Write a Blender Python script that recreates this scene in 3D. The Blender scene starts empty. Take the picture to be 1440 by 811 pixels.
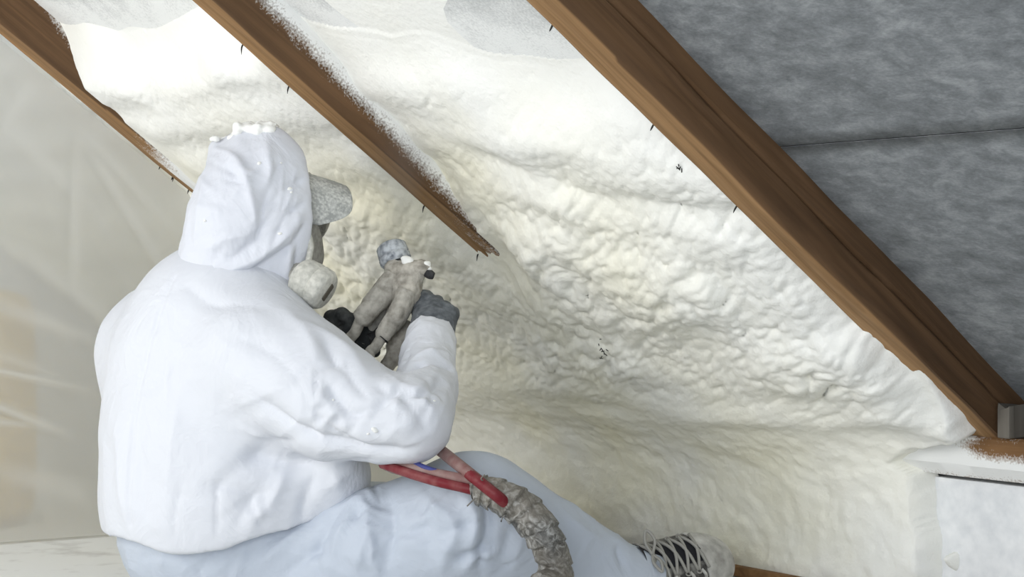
import bpy, math, random
import numpy as np
from mathutils import Vector, Matrix
random.seed(4); RNG = np.random.default_rng(7)

# ------------------------------------------------------------------ camera
FPX, CX, HY, CAMZ = 2771.0, 720.0, 379.0, 0.56      # focal length in px, centre column, horizon row, eye height
scene = bpy.context.scene; COL = scene.collection
cam = bpy.data.cameras.new('camera'); camo = bpy.data.objects.new('camera', cam); COL.objects.link(camo)
cam.sensor_width = 36; cam.lens = FPX/1440*36; cam.shift_y = -(405.5-HY)/1440
cam.clip_start = .05
camo.location = (0, 0, CAMZ); camo.rotation_euler = (math.pi/2, 0, 0)
scene.camera = camo
# ------------------------------------------------------------------ light
w = bpy.data.worlds.new('world'); scene.world = w; w.use_nodes = True
bg = w.node_tree.nodes['Background']; bg.inputs[0].default_value = (.80, .89, 1, 1); bg.inputs[1].default_value = .64
def area(name, loc, target, size, power, col):
    l = bpy.data.lights.new(name, 'AREA'); l.shape = 'RECTANGLE'; l.size, l.size_y = size; l.energy = power; l.color = col
    o = bpy.data.objects.new(name, l); COL.objects.link(o); o.location = loc
    o.rotation_euler = (Vector(target)-Vector(loc)).to_track_quat('-Z', 'Y').to_euler(); return o
area('left_key_light', (-2.25, 2.2, 1.0), (.35, 3.5, .5), (1.3, 1.1), 23, (1, .965, .90))  # added key light from the left, source unseen
area('front_fill_light', (-.9, -1.1, .85), (.3, 3.6, .5), (2.2, 1.5), 60, (.96, .98, 1))  # added soft frontal fill from behind the camera, no window built
area('behind_sheet_light', (-2.6, 6.4, .9), (-.9, 4.2, .5), (1.6, 1.2), 640, (1, .97, .91))  # added light behind the plastic sheet to make it glow, source unseen
vs = scene.view_settings; vs.view_transform = 'Standard'; vs.look = 'None'; vs.exposure = .09; vs.gamma = 1; vs.use_curve_mapping = False

# ------------------------------------------------------------------ frames
def nrm(v): v = np.asarray(v, float); return v/np.linalg.norm(v)
ED = nrm([-1896, 2771, 0]); HD = np.array([ED[1], -ED[0], 0]); ZD = np.array([0, 0, 1.])
PITCH = math.radians(36.15)
DD = HD*math.cos(PITCH)-ZD*math.sin(PITCH)          # down the slope
ND = HD*math.sin(PITCH)+ZD*math.cos(PITCH)          # out through the roof
O = np.array([0, 0, CAMZ])
RB, RM = 1.20, 1.282                                # rafter undersides / roofing membrane, distance along ND
HW = 2.440                                          # knee wall face along HD
def roof(e, d, n): return O+ED*e+DD*d+ND*n
def at(px, py, Y): return np.array([(px-CX)/FPX*Y, Y, CAMZ-(py-HY)/FPX*Y])
def pix(P): P = np.asarray(P); return np.stack([CX+P[..., 0]/P[..., 1]*FPX, HY-(P[..., 2]-CAMZ)/P[..., 1]*FPX], -1)

# ------------------------------------------------------------------ noise
def hash3(i, j, k, s=0):
    n = (i.astype(np.int64)*73856093) ^ (j.astype(np.int64)*19349663) ^ (k.astype(np.int64)*83492791) ^ (s*2654435761)
    n = (n ^ (n >> 13))*1274126177 & 0x7fffffff; n = (n ^ (n >> 16))*668265263 & 0x7fffffff; n ^= n >> 15
    return (n & 0xffffff)/float(0xffffff)
def vnoise(P, s=0):
    P = np.asarray(P); f = np.floor(P); t = P-f; t = t*t*(3-2*t); i, j, k = f[:, 0], f[:, 1], f[:, 2]; r = 0
    for a in (0, 1):
        for b in (0, 1):
            for c in (0, 1):
                wgt = (t[:, 0] if a else 1-t[:, 0])*(t[:, 1] if b else 1-t[:, 1])*(t[:, 2] if c else 1-t[:, 2])
                r = r+wgt*hash3(i+a, j+b, k+c, s)
    return r*2-1
def fbm(P, o=4, s=0):
    r = 0; a = 1.
    for q in range(o): r = r+a*vnoise(P*(2.03**q), s+q); a *= .5
    return r
def dome(P2, s=0, jit=.9):
    """packed rounded bumps on the unit lattice: height 0..1"""
    f = np.floor(P2); best = np.full(len(P2), 9.)
    z = np.zeros(len(P2))
    for a in (-1, 0, 1):
        for b in (-1, 0, 1):
            i, j = f[:, 0]+a, f[:, 1]+b
            cx = i+.5+jit*(hash3(i, j, z, s)-.5); cy = j+.5+jit*(hash3(i, j, z, s+11)-.5); rr = .75+.5*hash3(i, j, z, s+23)
            best = np.minimum(best, ((P2[:, 0]-cx)**2+(P2[:, 1]-cy)**2)/rr**2)
    return np.sqrt(np.clip(1-best/1.1, 0, 1))
def sstep(a, b, x): t = np.clip((x-a)/(b-a), 0, 1); return t*t*(3-2*t)

# ------------------------------------------------------------------ mesh helpers
def mesh_obj(name, V, F, mat, parent=None, smooth=True, attrs=None):
    me = bpy.data.meshes.new(name); V = np.asarray(V, float)
    if isinstance(F, np.ndarray):
        n, k = F.shape; me.vertices.add(len(V)); me.vertices.foreach_set('co', V.astype(np.float32).ravel())
        me.loops.add(n*k); me.loops.foreach_set('vertex_index', F.astype(np.int32).ravel())
        me.polygons.add(n); me.polygons.foreach_set('loop_start', np.arange(0, n*k, k, dtype=np.int32))
        me.update(calc_edges=True); me.validate()
    else: me.from_pydata([tuple(v) for v in V], [], F)
    if smooth: me.polygons.foreach_set('use_smooth', np.ones(len(me.polygons), bool))
    for k, a in (attrs or {}).items():
        at_ = me.attributes.new(k, 'FLOAT', 'POINT'); at_.data.foreach_set('value', np.asarray(a, np.float32))
    me.materials.append(mat); me.update()
    o = bpy.data.objects.new(name, me); COL.objects.link(o)
    if parent: o.parent = parent; o.matrix_parent_inverse = Matrix.Translation(-Vector(parent.location))
    return o
def thing(name, loc, label, cat, group=None):
    o = bpy.data.objects.new(name, None); COL.objects.link(o); o.location = loc; o.empty_display_size = .05
    return tag(o, label, cat, group)
def tag(o, label, cat, group=None):
    o['label'] = label; o['category'] = cat
    if group: o['group'] = group
    return o
def struct(o, label=None): 
    o['kind'] = 'structure'
    if label: o['label'] = label
    return o
def gridfaces(nu, nv, wrapv=False):
    i, j = np.meshgrid(np.arange(nu-1), np.arange(nv if wrapv else nv-1), indexing='ij'); j2 = (j+1) % nv
    return np.stack([i*nv+j, (i+1)*nv+j, (i+1)*nv+j2, i*nv+j2], -1).reshape(-1, 4)
def box(name, c, ax, half, mat, parent=None, bev=.002, attrs=None):
    """box with axes ax (3 unit vectors) and bevelled edges"""
    V = []; F = []
    c = np.asarray(c, float); h = np.asarray(half, float)
    idx = {}
    for sx in (-1, 1):
        for sy in (-1, 1):
            for sz in (-1, 1):
                for k in range(3):
                    s = np.array([sx, sy, sz])*h; ins = np.array([sx, sy, sz])*bev; ins[k] = 0
                    p = s-ins; idx[(sx, sy, sz, k)] = len(V); V.append(c+p[0]*ax[0]+p[1]*ax[1]+p[2]*ax[2])
    for k in range(3):
        a, b = [q for q in range(3) if q != k]
        for s in (-1, 1):
            q = []
            for (u, v) in ((-1, -1), (1, -1), (1, 1), (-1, 1)):
                t = [0, 0, 0]; t[k] = s; t[a] = u; t[b] = v; q.append(idx[(*t, k)])
            F.append(q if (s > 0) == (k != 1) else q[::-1])
    for k in range(3):
        a, b = [q for q in range(3) if q != k]
        for u in (-1, 1):
            for v in (-1, 1):
                q = []
                for (s, kk) in ((-1, a), (1, a), (1, b), (-1, b)):
                    t = [0, 0, 0]; t[k] = s; t[a] = u; t[b] = v; q.append(idx[(*t, kk)])
                F.append(q)
    for sx in (-1, 1):
        for sy in (-1, 1):
            for sz in (-1, 1): F.append([idx[(sx, sy, sz, k)] for k in range(3)])
    o = mesh_obj(name, V, F, mat, parent, smooth=False)
    import bmesh
    bm = bmesh.new(); bm.from_mesh(o.data); bmesh.ops.recalc_face_normals(bm, faces=bm.faces); bm.to_mesh(o.data); bm.free()
    return o
def spline(pts, n):
    """Catmull-Rom through pts, n samples"""
    P = np.asarray(pts, float); P = np.vstack([2*P[0]-P[1], P, 2*P[-1]-P[-2]]); m = len(P)-3
    t = np.linspace(0, m-1e-6, n); i = t.astype(int); f = (t-i)[:, None]
    a, b, c, d = P[i], P[i+1], P[i+2], P[i+3]
    return .5*((2*b)+(-a+c)*f+(2*a-5*b+4*c-d)*f*f+(-a+3*b-3*c+d)*f**3)
def tube(name, pts, rad, mat, parent=None, n=40, k=12, fn=None, raw=False):
    """tube along a spline; pts may carry a 4th column radius; fn(i, ang, P) adds to the radius"""
    P = np.asarray(pts, float)
    S = spline(P, n) if not raw else P
    n = len(S)
    R = S[:, 3] if S.shape[1] > 3 else np.full(n, rad); S = S[:, :3]
    T = np.gradient(S, axis=0); T /= np.linalg.norm(T, axis=1)[:, None]+1e-12
    u = np.cross(T[0], [0, 0, 1.]); u = u if np.linalg.norm(u) > .1 else np.cross(T[0], [1., 0, 0]); u = nrm(u)
    U = []
    for q in range(n): u = nrm(u-T[q]*u.dot(T[q])); U.append(u)
    U = np.array(U); W = np.cross(T, U); A = np.linspace(0, 2*np.pi, k, endpoint=False)
    dirs = U[:, None]*np.cos(A)[None, :, None]+W[:, None]*np.sin(A)[None, :, None]
    RR = np.repeat(R[:, None], k, 1)
    if fn is not None: RR = RR+fn(np.repeat(np.arange(n)[:, None], k, 1), np.repeat(A[None], n, 0), S[:, None]+dirs*RR[..., None])
    V = (S[:, None]+dirs*RR[..., None]).reshape(-1, 3); F = gridfaces(n, k, True)
    V = np.vstack([V, S[0], S[-1]]); c0, c1 = n*k, n*k+1
    F = [tuple(f) for f in F[:, ::-1]]+[(c0, (j+1) % k, j)[::-1] for j in range(k)]+[(c1, (n-1)*k+j, (n-1)*k+(j+1) % k)[::-1] for j in range(k)]
    o = mesh_obj(name, V, F, mat, parent)
    import bmesh
    bm = bmesh.new(); bm.from_mesh(o.data); bmesh.ops.recalc_face_normals(bm, faces=bm.faces); bm.to_mesh(o.data); bm.free()
    return o
# ---- signed distance shapes and a surface-nets mesher
def s_ell(c, ax, r):
    c = np.asarray(c); ax = np.asarray(ax); r = np.asarray(r, float)
    def f(P):
        q = (P-c)@ax.T; k0 = np.linalg.norm(q/r, axis=-1); k1 = np.linalg.norm(q/r**2, axis=-1)
        return k0*(k0-1)/np.maximum(k1, 1e-6)
    return f
def s_cone(a, b, ra, rb):
    a = np.asarray(a, float); b = np.asarray(b, float); ab = b-a; L2 = ab@ab
    def f(P):
        t = np.clip(((P-a)@ab)/L2, 0, 1); return np.linalg.norm(P-a-t[..., None]*ab, axis=-1)-(ra+(rb-ra)*t)
    return f
def s_chain(pts):
    """pts: list of (point, radius)"""
    fs = [s_cone(p[0], q[0], p[1], q[1]) for p, q in zip(pts, pts[1:])]
    return lambda P: np.minimum.reduce([f(P) for f in fs])
def s_box(c, ax, h, r):
    c = np.asarray(c); ax = np.asarray(ax); h = np.asarray(h, float)-r
    def f(P):
        q = np.abs((P-c)@ax.T)-h; return np.linalg.norm(np.maximum(q, 0), axis=-1)+np.minimum(q.max(-1), 0)-r
    return f
def s_plane(c, n):
    c = np.asarray(c); n = nrm(n); return lambda P: (P-c)@n
def smin(fs, k):
    def f(P):
        r = None
        for g in fs:
            d = g(P)
            if r is None: r = d
            else: h = np.maximum(k-np.abs(r-d), 0)/k; r = np.minimum(r, d)-h*h*k*.25
        return r
    return f
def inter(*fs): return lambda P: np.maximum.reduce([f(P) for f in fs])
def neg(f): return lambda P: -f(P)
def surfnet(f, lo, hi, h):
    lo = np.asarray(lo, float); n = np.ceil((np.asarray(hi)-lo)/h).astype(int)+1
    xs = [(lo[k]+h*np.arange(n[k])) for k in range(3)]
    D = np.empty(n, np.float32)
    YZ = np.stack(np.meshgrid(xs[1], xs[2], indexing='ij'), -1)
    for i0 in range(0, n[0], 16):
        xx = xs[0][i0:i0+16]; P = np.empty((len(xx), n[1], n[2], 3)); P[..., 0] = xx[:, None, None]; P[..., 1:] = YZ[None]
        D[i0:i0+16] = f(P.reshape(-1, 3)).reshape(P.shape[:3])
    D[D == 0] = 1e-6
    I = D < 0
    c = [I[a:n[0]-1+a, b:n[1]-1+b, d:n[2]-1+d] for a in (0, 1) for b in (0, 1) for d in (0, 1)]
    cnt = sum(x.astype(np.int8) for x in c); act = np.argwhere((cnt > 0) & (cnt < 8))
    idx = np.full(cnt.shape, -1, np.int64); idx[tuple(act.T)] = np.arange(len(act))
    acc = np.zeros((len(act), 3)); m = np.zeros(len(act))
    cor = [(a, b, d) for a in (0, 1) for b in (0, 1) for d in (0, 1)]
    val = {q: D[act[:, 0]+q[0], act[:, 1]+q[1], act[:, 2]+q[2]].astype(float) for q in cor}
    for q in cor:
        for k in range(3):
            if q[k]: continue
            r = list(q); r[k] = 1; r = tuple(r); a, b = val[q], val[r]; x = (a < 0) != (b < 0)
            t = np.where(x, a/np.where(x, a-b, 1), 0); p = np.array(q, float)[None].repeat(len(act), 0); p[:, k] = t
            acc[x] += p[x]; m[x] += 1
    V = lo+h*(act+acc/m[:, None]); F = []
    for k in range(3):
        a, b = [q for q in range(3) if q != k]
        s0 = [slice(None)]*3; s1 = [slice(None)]*3; s0[k] = slice(0, -1); s1[k] = slice(1, None)
        A, B = I[tuple(s0)], I[tuple(s1)]; e = np.argwhere(A != B)
        e = e[(e[:, a] > 0) & (e[:, b] > 0) & (e[:, a] < n[a]-1) & (e[:, b] < n[b]-1)]
        if not len(e): continue
        ins = A[tuple(e.T)]; q = []
        for (da, db) in ((-1, -1), (0, -1), (0, 0), (-1, 0)):
            g = e.copy(); g[:, a] += da; g[:, b] += db; q.append(idx[tuple(g.T)])
        q = np.stack(q, -1); flip = ins if k != 1 else ~ins; q[~flip] = q[~flip][:, ::-1]; F.append(q)
    return V, np.vstack(F)
def vnormals(V, F):
    fn = np.cross(V[F[:, 2]]-V[F[:, 0]], V[F[:, 3]]-V[F[:, 1]]); N = np.zeros_like(V)
    for k in range(F.shape[1]): np.add.at(N, F[:, k], fn)
    return N/(np.linalg.norm(N, axis=1)[:, None]+1e-12)
def vsmooth(V, F, it=1):
    for _ in range(it):
        A = np.zeros_like(V); c = np.zeros(len(V))
        for k in range(4):
            a, b = F[:, k], F[:, (k+1) % 4]; np.add.at(A, a, V[b]); np.add.at(c, a, 1)
        V = .5*V+.5*A/np.maximum(c, 1)[:, None]
    return V
def seg_dist(P, pts):
    """distance to a polyline and position 0..1 along it"""
    pts = np.asarray(pts); best = np.full(len(P), 9.); tt = np.zeros(len(P)); n = len(pts)-1
    for i in range(n):
        a, b = pts[i], pts[i+1]; ab = b-a; t = np.clip(((P-a)@ab)/(ab@ab+1e-12), 0, 1)
        d = np.linalg.norm(P-a-t[:, None]*ab, axis=1); x = d < best; best[x] = d[x]; tt[x] = (i+t[x])/n
    return best, tt
def front_pt(V, N, px, py):
    """the point of a mesh that faces the room at a direction, used to lay a seam or a fold on it"""
    q = pix(V); d = (q[:, 0]-px)**2+(q[:, 1]-py)**2; ok = np.argsort(d)[:60]; ok = ok[N[ok, 1] < .15] if (N[ok, 1] < .15).any() else ok
    return V[ok[np.argmin(V[ok, 1]+d[ok]*2e-4)]]
def folds(V, F, lst):
    """press folds into cloth: (points, height, width)"""
    N = vnormals(V, F); out = np.zeros(len(V))
    for pts, amp, wd in lst:
        pl = spline([front_pt(V, N, *p) for p in pts], 14) if len(pts) > 2 else np.array([front_pt(V, N, *p) for p in pts])
        d, t = seg_dist(V, pl); out += 1.35*amp*np.exp(-np.abs(d/(wd*.8))**1.3)*np.sin(np.pi*np.clip(t*.9+.05, 0, 1))**.6
    return V+N*out[:, None]
def creases(n, box4, seed, amp=.004, wd=.006):
    rg = np.random.default_rng(seed); L = []
    for _ in range(n):
        x, y = rg.uniform(box4[0], box4[2]), rg.uniform(box4[1], box4[3]); a = rg.uniform(0, np.pi); r = rg.uniform(14, 46)
        m = (x+rg.uniform(-6, 6), y+rg.uniform(-6, 6)); L.append(([(x-r*np.cos(a), y-r*np.sin(a)), m, (x+r*np.cos(a), y+r*np.sin(a))], rg.uniform(.4, 1)*amp*rg.choice([-1, 1]), wd*rg.uniform(.7, 1.5)))
    return L
def solid(name, f, lo, hi, h, mat, parent=None, smooth_it=1, disp=None, attrs=None):
    V, F = surfnet(f, lo, hi, h)
    V = vsmooth(V, F, smooth_it)
    if disp: V = disp(V, F)
    return mesh_obj(name, V, F, mat, parent, attrs=attrs(V) if attrs else None)

# ------------------------------------------------------------------ materials
def mat(name, base, rough=.7, **kw):
    m = bpy.data.materials.new(name); m.use_nodes = True; nt = m.node_tree; b = nt.nodes['Principled BSDF']
    b.inputs['Base Color'].default_value = (*base, 1); b.inputs['Roughness'].default_value = rough
    b.inputs['Specular IOR Level'].default_value = kw.get('spec', .3)
    return m
class G:
    """small node-graph helper"""
    def __init__(s, m): s.m = m; s.nt = m.node_tree; s.b = s.nt.nodes['Principled BSDF']; s.out = s.nt.nodes['Material Output']
    def n(s, t, **kw):
        x = s.nt.nodes.new(t)
        for k, v in kw.items():
            if k.startswith('_'): setattr(x, k[1:], v)
            else: x.inputs[k.replace('__', ' ')].default_value = v
        return x
    def l(s, a, b): s.nt.links.new(a, b)
    def coord(s, scale=(1, 1, 1), kind='Object'):
        t = s.n('ShaderNodeTexCoord'); mp = s.n('ShaderNodeMapping'); mp.inputs['Scale'].default_value = scale; s.l(t.outputs[kind], mp.inputs[0]); return mp.outputs[0]
    def noise(s, scale, detail=4, vec=None, rough=.5, dist=0):
        x = s.n('ShaderNodeTexNoise', Scale=scale, Detail=detail, Roughness=rough, Distortion=dist); s.l(vec if vec is not None else s.coord(), x.inputs['Vector']); return x.outputs['Fac']
    def ramp(s, fac, stops):
        r = s.n('ShaderNodeValToRGB'); e = r.color_ramp.elements
        while len(e) < len(stops): e.new(.5)
        for el, (p, c) in zip(e, stops): el.position = p; el.color = (*c, 1) if len(c) == 3 else c
        s.l(fac, r.inputs[0]); return r.outputs[0]
    def mix(s, fac, a, b):
        x = s.n('ShaderNodeMix', _data_type='RGBA'); s.put(fac, x.inputs[0]); s.put(a, x.inputs[6]); s.put(b, x.inputs[7]); return x.outputs[2]
    def put(s, v, sock):
        if isinstance(v, bpy.types.NodeSocket): s.l(v, sock)
        else: sock.default_value = (*v, 1) if isinstance(v, tuple) and len(v) == 3 else v
    def math(s, op, a, b=0., clamp=False):
        x = s.n('ShaderNodeMath', _operation=op, _use_clamp=clamp); s.put(a, x.inputs[0]); s.put(b, x.inputs[1]); return x.outputs[0]
    def attr(s, name): return s.n('ShaderNodeAttribute', _attribute_name=name).outputs['Fac']
    def bump(s, h, dist=.002, strength=1.):
        x = s.n('ShaderNodeBump', Strength=strength, Distance=dist); s.l(h, x.inputs['Height']); s.l(x.outputs[0], s.b.inputs['Normal']); return x
    def col(s, c): s.put(c, s.b.inputs['Base Color'])
BLACK, WHITE = (0, 0, 0), (1, 1, 1)
def wood(name, lo, hi, along, dusty=True, grain=1.0):
    m = mat(name, lo, .75); g = G(m); sc = [34*grain]*3; sc[along] = 1.6
    v = g.coord(tuple(sc)); n1 = g.noise(1.0, 6, v, .6, 1.2); sc2 = [6]*3; sc2[along] = 1.1; n2 = g.noise(1.0, 3, g.coord(tuple(sc2)))
    c = g.ramp(n1, [(.3, lo), (.68, hi)]); c = g.mix(g.ramp(n2, [(.35, (.35,)*3), (.7, WHITE)]), tuple(x*.62 for x in lo), c)
    if name == 'rafter_wood': c = g.mix(g.attr('pale_underside'), c, g.ramp(n1, [(.3, (.17, .092, .037)), (.68, (.38, .225, .105))]))  # rafter undersides mixed to a lighter wood tone
    if dusty:
        f = g.noise(260, 3); f2 = g.noise(45, 3)
        d = g.attr('dust'); d = g.math('ADD', d, g.math('MULTIPLY', g.math('SUBTRACT', f2, .5), .35)); d = g.math('ADD', d, g.math('MULTIPLY', g.math('SUBTRACT', f, .5), .9))
        d = g.ramp(d, [(.36, BLACK), (.80, WHITE)]); c = g.mix(d, c, (.84, .845, .83))
    g.col(c); g.bump(n1, .0025, .6); return m
M_rafter = wood('rafter_wood', (.080, .043, .020), (.185, .100, .046), 1)
M_plank = wood('plank_wood', (.16, .08, .03), (.32, .17, .07), 0)
M_block = wood('weathered_block_wood', (.10, .088, .072), (.22, .20, .17), 2, False)
M_block2 = wood('block_wood', (.08, .05, .03), (.18, .12, .07), 2, False)
def foam_mat():
    m = mat('spray_foam', (.86, .84, .76), .85, spec=.2); g = G(m)
    n = g.noise(3.2, 4); y = g.ramp(n, [(.38, BLACK), (.68, WHITE)])
    yy = g.math('MULTIPLY', g.math('ADD', g.math('MULTIPLY', y, .6), .32), g.attr('fresh'), True)
    c = g.mix(yy, (.885, .89, .875), (.90, .86, .67))
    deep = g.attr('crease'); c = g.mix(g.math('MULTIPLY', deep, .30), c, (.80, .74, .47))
    g.col(c); f = g.noise(170, 4); f2 = g.noise(60, 3); g.bump(g.math('ADD', g.math('MULTIPLY', f, .5), f2), .0022, .8)
    g.b.inputs['Subsurface Weight'].default_value = .0
    return m
M_foam = foam_mat()
def membrane_mat():
    m = mat('roofing_membrane', (.25, .27, .29), .8, spec=.25); g = G(m)
    v = g.coord((20, 34, 30)); a = g.noise(1.0, 7, v, .68, .3); b = g.noise(5.5, 3); hx = g.noise(1.0, 4, g.coord((150, 300, 200)), .6)
    f = g.math('ADD', g.math('MULTIPLY', a, .62), g.math('ADD', g.math('MULTIPLY', b, .26), g.math('MULTIPLY', hx, .2)))
    c = g.ramp(f, [(.36, (.10, .107, .112)), (.54, (.20, .212, .222)), (.74, (.37, .385, .395))])
    d = g.attr('dust'); d = g.math('ADD', d, g.math('MULTIPLY', g.math('SUBTRACT', g.noise(18, 4), .5), .5)); d = g.math('ADD', d, g.math('MULTIPLY', g.math('SUBTRACT', g.noise(240, 2), .5), .5))
    c = g.mix(g.ramp(d, [(.25, BLACK), (.95, WHITE)]), c, (.84, .85, .84)); g.col(c); g.bump(hx, .001, .5); return m
M_membrane = membrane_mat()
def dusted(name, base, dust, scale=60, lo=.35, hi=.65, rough=.8, bd=.0015):
    m = mat(name, base, rough); g = G(m); f = g.noise(scale, 5); f2 = g.noise(scale*.17, 3)
    k = g.math('ADD', g.math('MULTIPLY', f, .55), g.math('MULTIPLY', f2, .45)); g.col(g.mix(g.ramp(k, [(lo, BLACK), (hi, WHITE)]), base, dust)); g.bump(f, bd, .8); return m
M_wall = dusted('foam_dusted_wall', (.70, .72, .74), (.86, .87, .88), 45, .3, .6)
M_floor = dusted('foam_dusted_floor', (.52, .50, .46), (.84, .84, .80), 14, .3, .48)
M_dark = mat('dark_sheathing', (.03, .028, .025), .9)
def tyvek(name, base, k=.12):
    m = mat(name, base, .55, spec=.3); g = G(m); b = g.noise(420, 2)
    r = g.math('ABSOLUTE', g.math('SUBTRACT', g.noise(11, 3, None, .55, .8), .5)); r2 = g.math('ABSOLUTE', g.math('SUBTRACT', g.noise(29, 3, None, .5, .6), .5))
    g.col(g.mix(g.noise(5, 3), base, tuple(x*.94 for x in base)))
    g.bump(g.math('ADD', g.math('ADD', g.math('MULTIPLY', r, -1.0), g.math('MULTIPLY', r2, -.2)), g.math('MULTIPLY', b, .012)), .018, .35)
    return m
M_jacket = tyvek('white_coverall', (.70, .72, .77)); M_trousers = tyvek('blue_white_trousers', (.52, .57, .65)); M_hood = tyvek('white_hood', (.69, .71, .77))
M_seam = mat('seam_thread', (.60, .62, .67), .7)
M_skin = mat('skin', (.55, .34, .25), .5); M_eye = mat('eye_white', (.8, .8, .78), .3); M_iris = mat('iris', (.08, .05, .03), .3); M_shirt = mat('under_clothes', (.15, .16, .2), .9)
M_cap = dusted('foam_speckled_cap', (.36, .37, .36), (.66, .67, .64), 190, .42, .60)
M_mask = dusted('dusty_rubber', (.16, .155, .14), (.45, .44, .40), 110, .30, .62)
M_cart = dusted('dusty_filter', (.40, .40, .36), (.66, .65, .59), 120, .35, .6)
M_visor = mat('visor', (.35, .34, .30), .25); M_visor.node_tree.nodes['Principled BSDF'].inputs['Transmission Weight'].default_value = .55
M_slot = mat('dark_slot', (.10, .09, .07), .8)
M_gun = dusted('crusted_gun_tape', (.17, .155, .13), (.52, .49, .43), 70, .36, .60, .85, .006)
M_sleeve = dusted('dusty_hose_sleeve', (.20, .185, .155), (.50, .475, .42), 80, .34, .58, .85, .004)
M_nozzle = dusted('grey_nozzle', (.11, .125, .15), (.52, .55, .58), 110, .40, .60, .6)
M_black = dusted('black_rubber', (.018, .018, .020), (.10, .10, .10), 90, .5, .75, .6)
M_glove = dusted('dark_grey_glove', (.075, .083, .092), (.24, .26, .28), 75, .40, .74, .85, .003)
M_glove2 = dusted('black_glove', (.035, .038, .040), (.15, .155, .15), 75, .45, .78, .85, .003)
M_red = dusted('red_hose', (.165, .010, .018), (.26, .09, .085), 60, .42, .72, .5)
M_reddust = dusted('dusty_red_hose', (.19, .075, .07), (.31, .22, .20), 60, .3, .62, .6)
M_hose = dusted('dark_hose', (.13, .07, .065), (.30, .22, .20), 70, .35, .65, .6)
M_blue = mat('blue_cable', (.05, .06, .22), .5)
def wrap_mat():
    m = mat('duct_tape_wrap', (.33, .34, .33), .42, spec=.5); g = G(m); f = g.noise(70, 5, None, .6, 1.5); f2 = g.noise(9, 3)
    c = g.ramp(f, [(.34, (.035, .035, .032)), (.5, (.14, .136, .125)), (.68, (.40, .40, .385))]); c = g.mix(g.ramp(f2, [(.4, BLACK), (.65, (.6,)*3)]), c, (.30, .26, .20)); g.col(c); g.bump(f, .004, .7); return m
M_wrap = wrap_mat()
M_shoe = dusted('dusty_shoe_leather', (.07, .067, .063), (.50, .49, .45), 55, .44, .66, .8)
M_toe = dusted('foam_dusted_toe', (.24, .23, .21), (.66, .65, .61), 40, .30, .56, .85)
M_collar = mat('black_shoe_lining', (.018, .018, .022), .8); M_lace = mat('grey_lace', (.34, .33, .30), .8); M_sole = dusted('shoe_sole', (.045, .043, .04), (.22, .21, .19), 50, .4, .7)
M_crumb = mat('foam_crumb', (.86, .86, .83), .8)

# ------------------------------------------------------------------ setting: floor, knee wall, roof
FL = box('floor', np.array([0, 3.1, -.03]), (ED, HD, ZD), (4.2, 2.9, .03), M_floor, bev=.001); struct(FL)
wall = box('wall_right', O+ED*2.9+HD*(HW+.05)+ZD*(-.56/2-.36/2), (ED, HD, ZD), (2.9, .05, .115), M_wall, bev=.001); struct(wall)

def roof_pt(u, v, n): return O+u[:, None]*ED+v[:, None]*DD+n[:, None]*ND
E3, E2, E1, BW = 2.139, 2.958, 3.785, .066         # near faces of the three rafters along the eaves; rafter width
D0 = lambda e: np.interp(e, [2.0, 2.2, 2.41, 2.62, 2.8, 2.94, 3.02, 3.03, 3.4, 3.6, 3.85, 4], [1.25, 1.24, 1.21, 1.15, 1.08, 1.04, 1.0, .92, .95, .96, .84, .8])
def dust_roof(e, d):
    k = sstep(-.33, .0, d-D0(e))*sstep(E3-.02, E3+.08, e)*.95
    return np.where(e < E3+BW*.5, .04*sstep(1.6, 2.2, d), k)
ceil = None
for i, (da, db) in enumerate(((-.4, 1.4525), (1.4555, 2.72))):
    us = np.linspace(.3, 5.6, 200); vs_ = np.linspace(da, db, 70 if i == 0 else 50)
    U, Vv = np.meshgrid(us, vs_, indexing='ij'); u, v = U.ravel(), Vv.ravel()
    sag = .004*fbm(np.stack([u*2.2, v*2.2, 0*u], -1), 3, 5)
    if i == 0: sag = sag*(1-sstep(1.2, 1.45, v))
    else: sag = sag*sstep(1.46, 1.7, v)
    P = roof_pt(u, v, RM+sag)
    # thickness: a second skin 1.5 mm further out
    n = len(P); F = gridfaces(len(us), len(vs_)); P2 = roof_pt(u, v, RM+sag+.0015)
    edge = [(a, b, b+n, a+n) for a, b in zip(range(0, n, len(vs_)), range(len(vs_), n, len(vs_)))]
    k = len(vs_)-1; edge += [(a+k, b+k, b+k+n, a+k+n) for a, b in zip(range(0, n, len(vs_)), range(len(vs_), n, len(vs_)))]
    FF = np.vstack([F, F[:, ::-1]+n, np.array(edge)])
    loc = np.stack([np.concatenate([u, u]), np.concatenate([v, v]), np.concatenate([sag, sag+.0015])], -1)
    if i == 0:
        back = box('ceiling', roof(2.95, 1.1, RM+.034), (ED, DD, ND), (2.7, 1.62, .012), M_dark, bev=.001); struct(back, 'sloping attic ceiling lined with grey roofing membrane')
        ceil = back
    du = dust_roof(u, v)
    o = mesh_obj('membrane_strip', loc, FF, M_membrane, None, attrs={'dust': np.concatenate([du, du])})
    o.matrix_world = Matrix([[ED[k], DD[k], ND[k], roof(0, 0, RM)[k]] for k in range(3)]+[[0, 0, 0, 1]])
    o.parent = ceil
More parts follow.
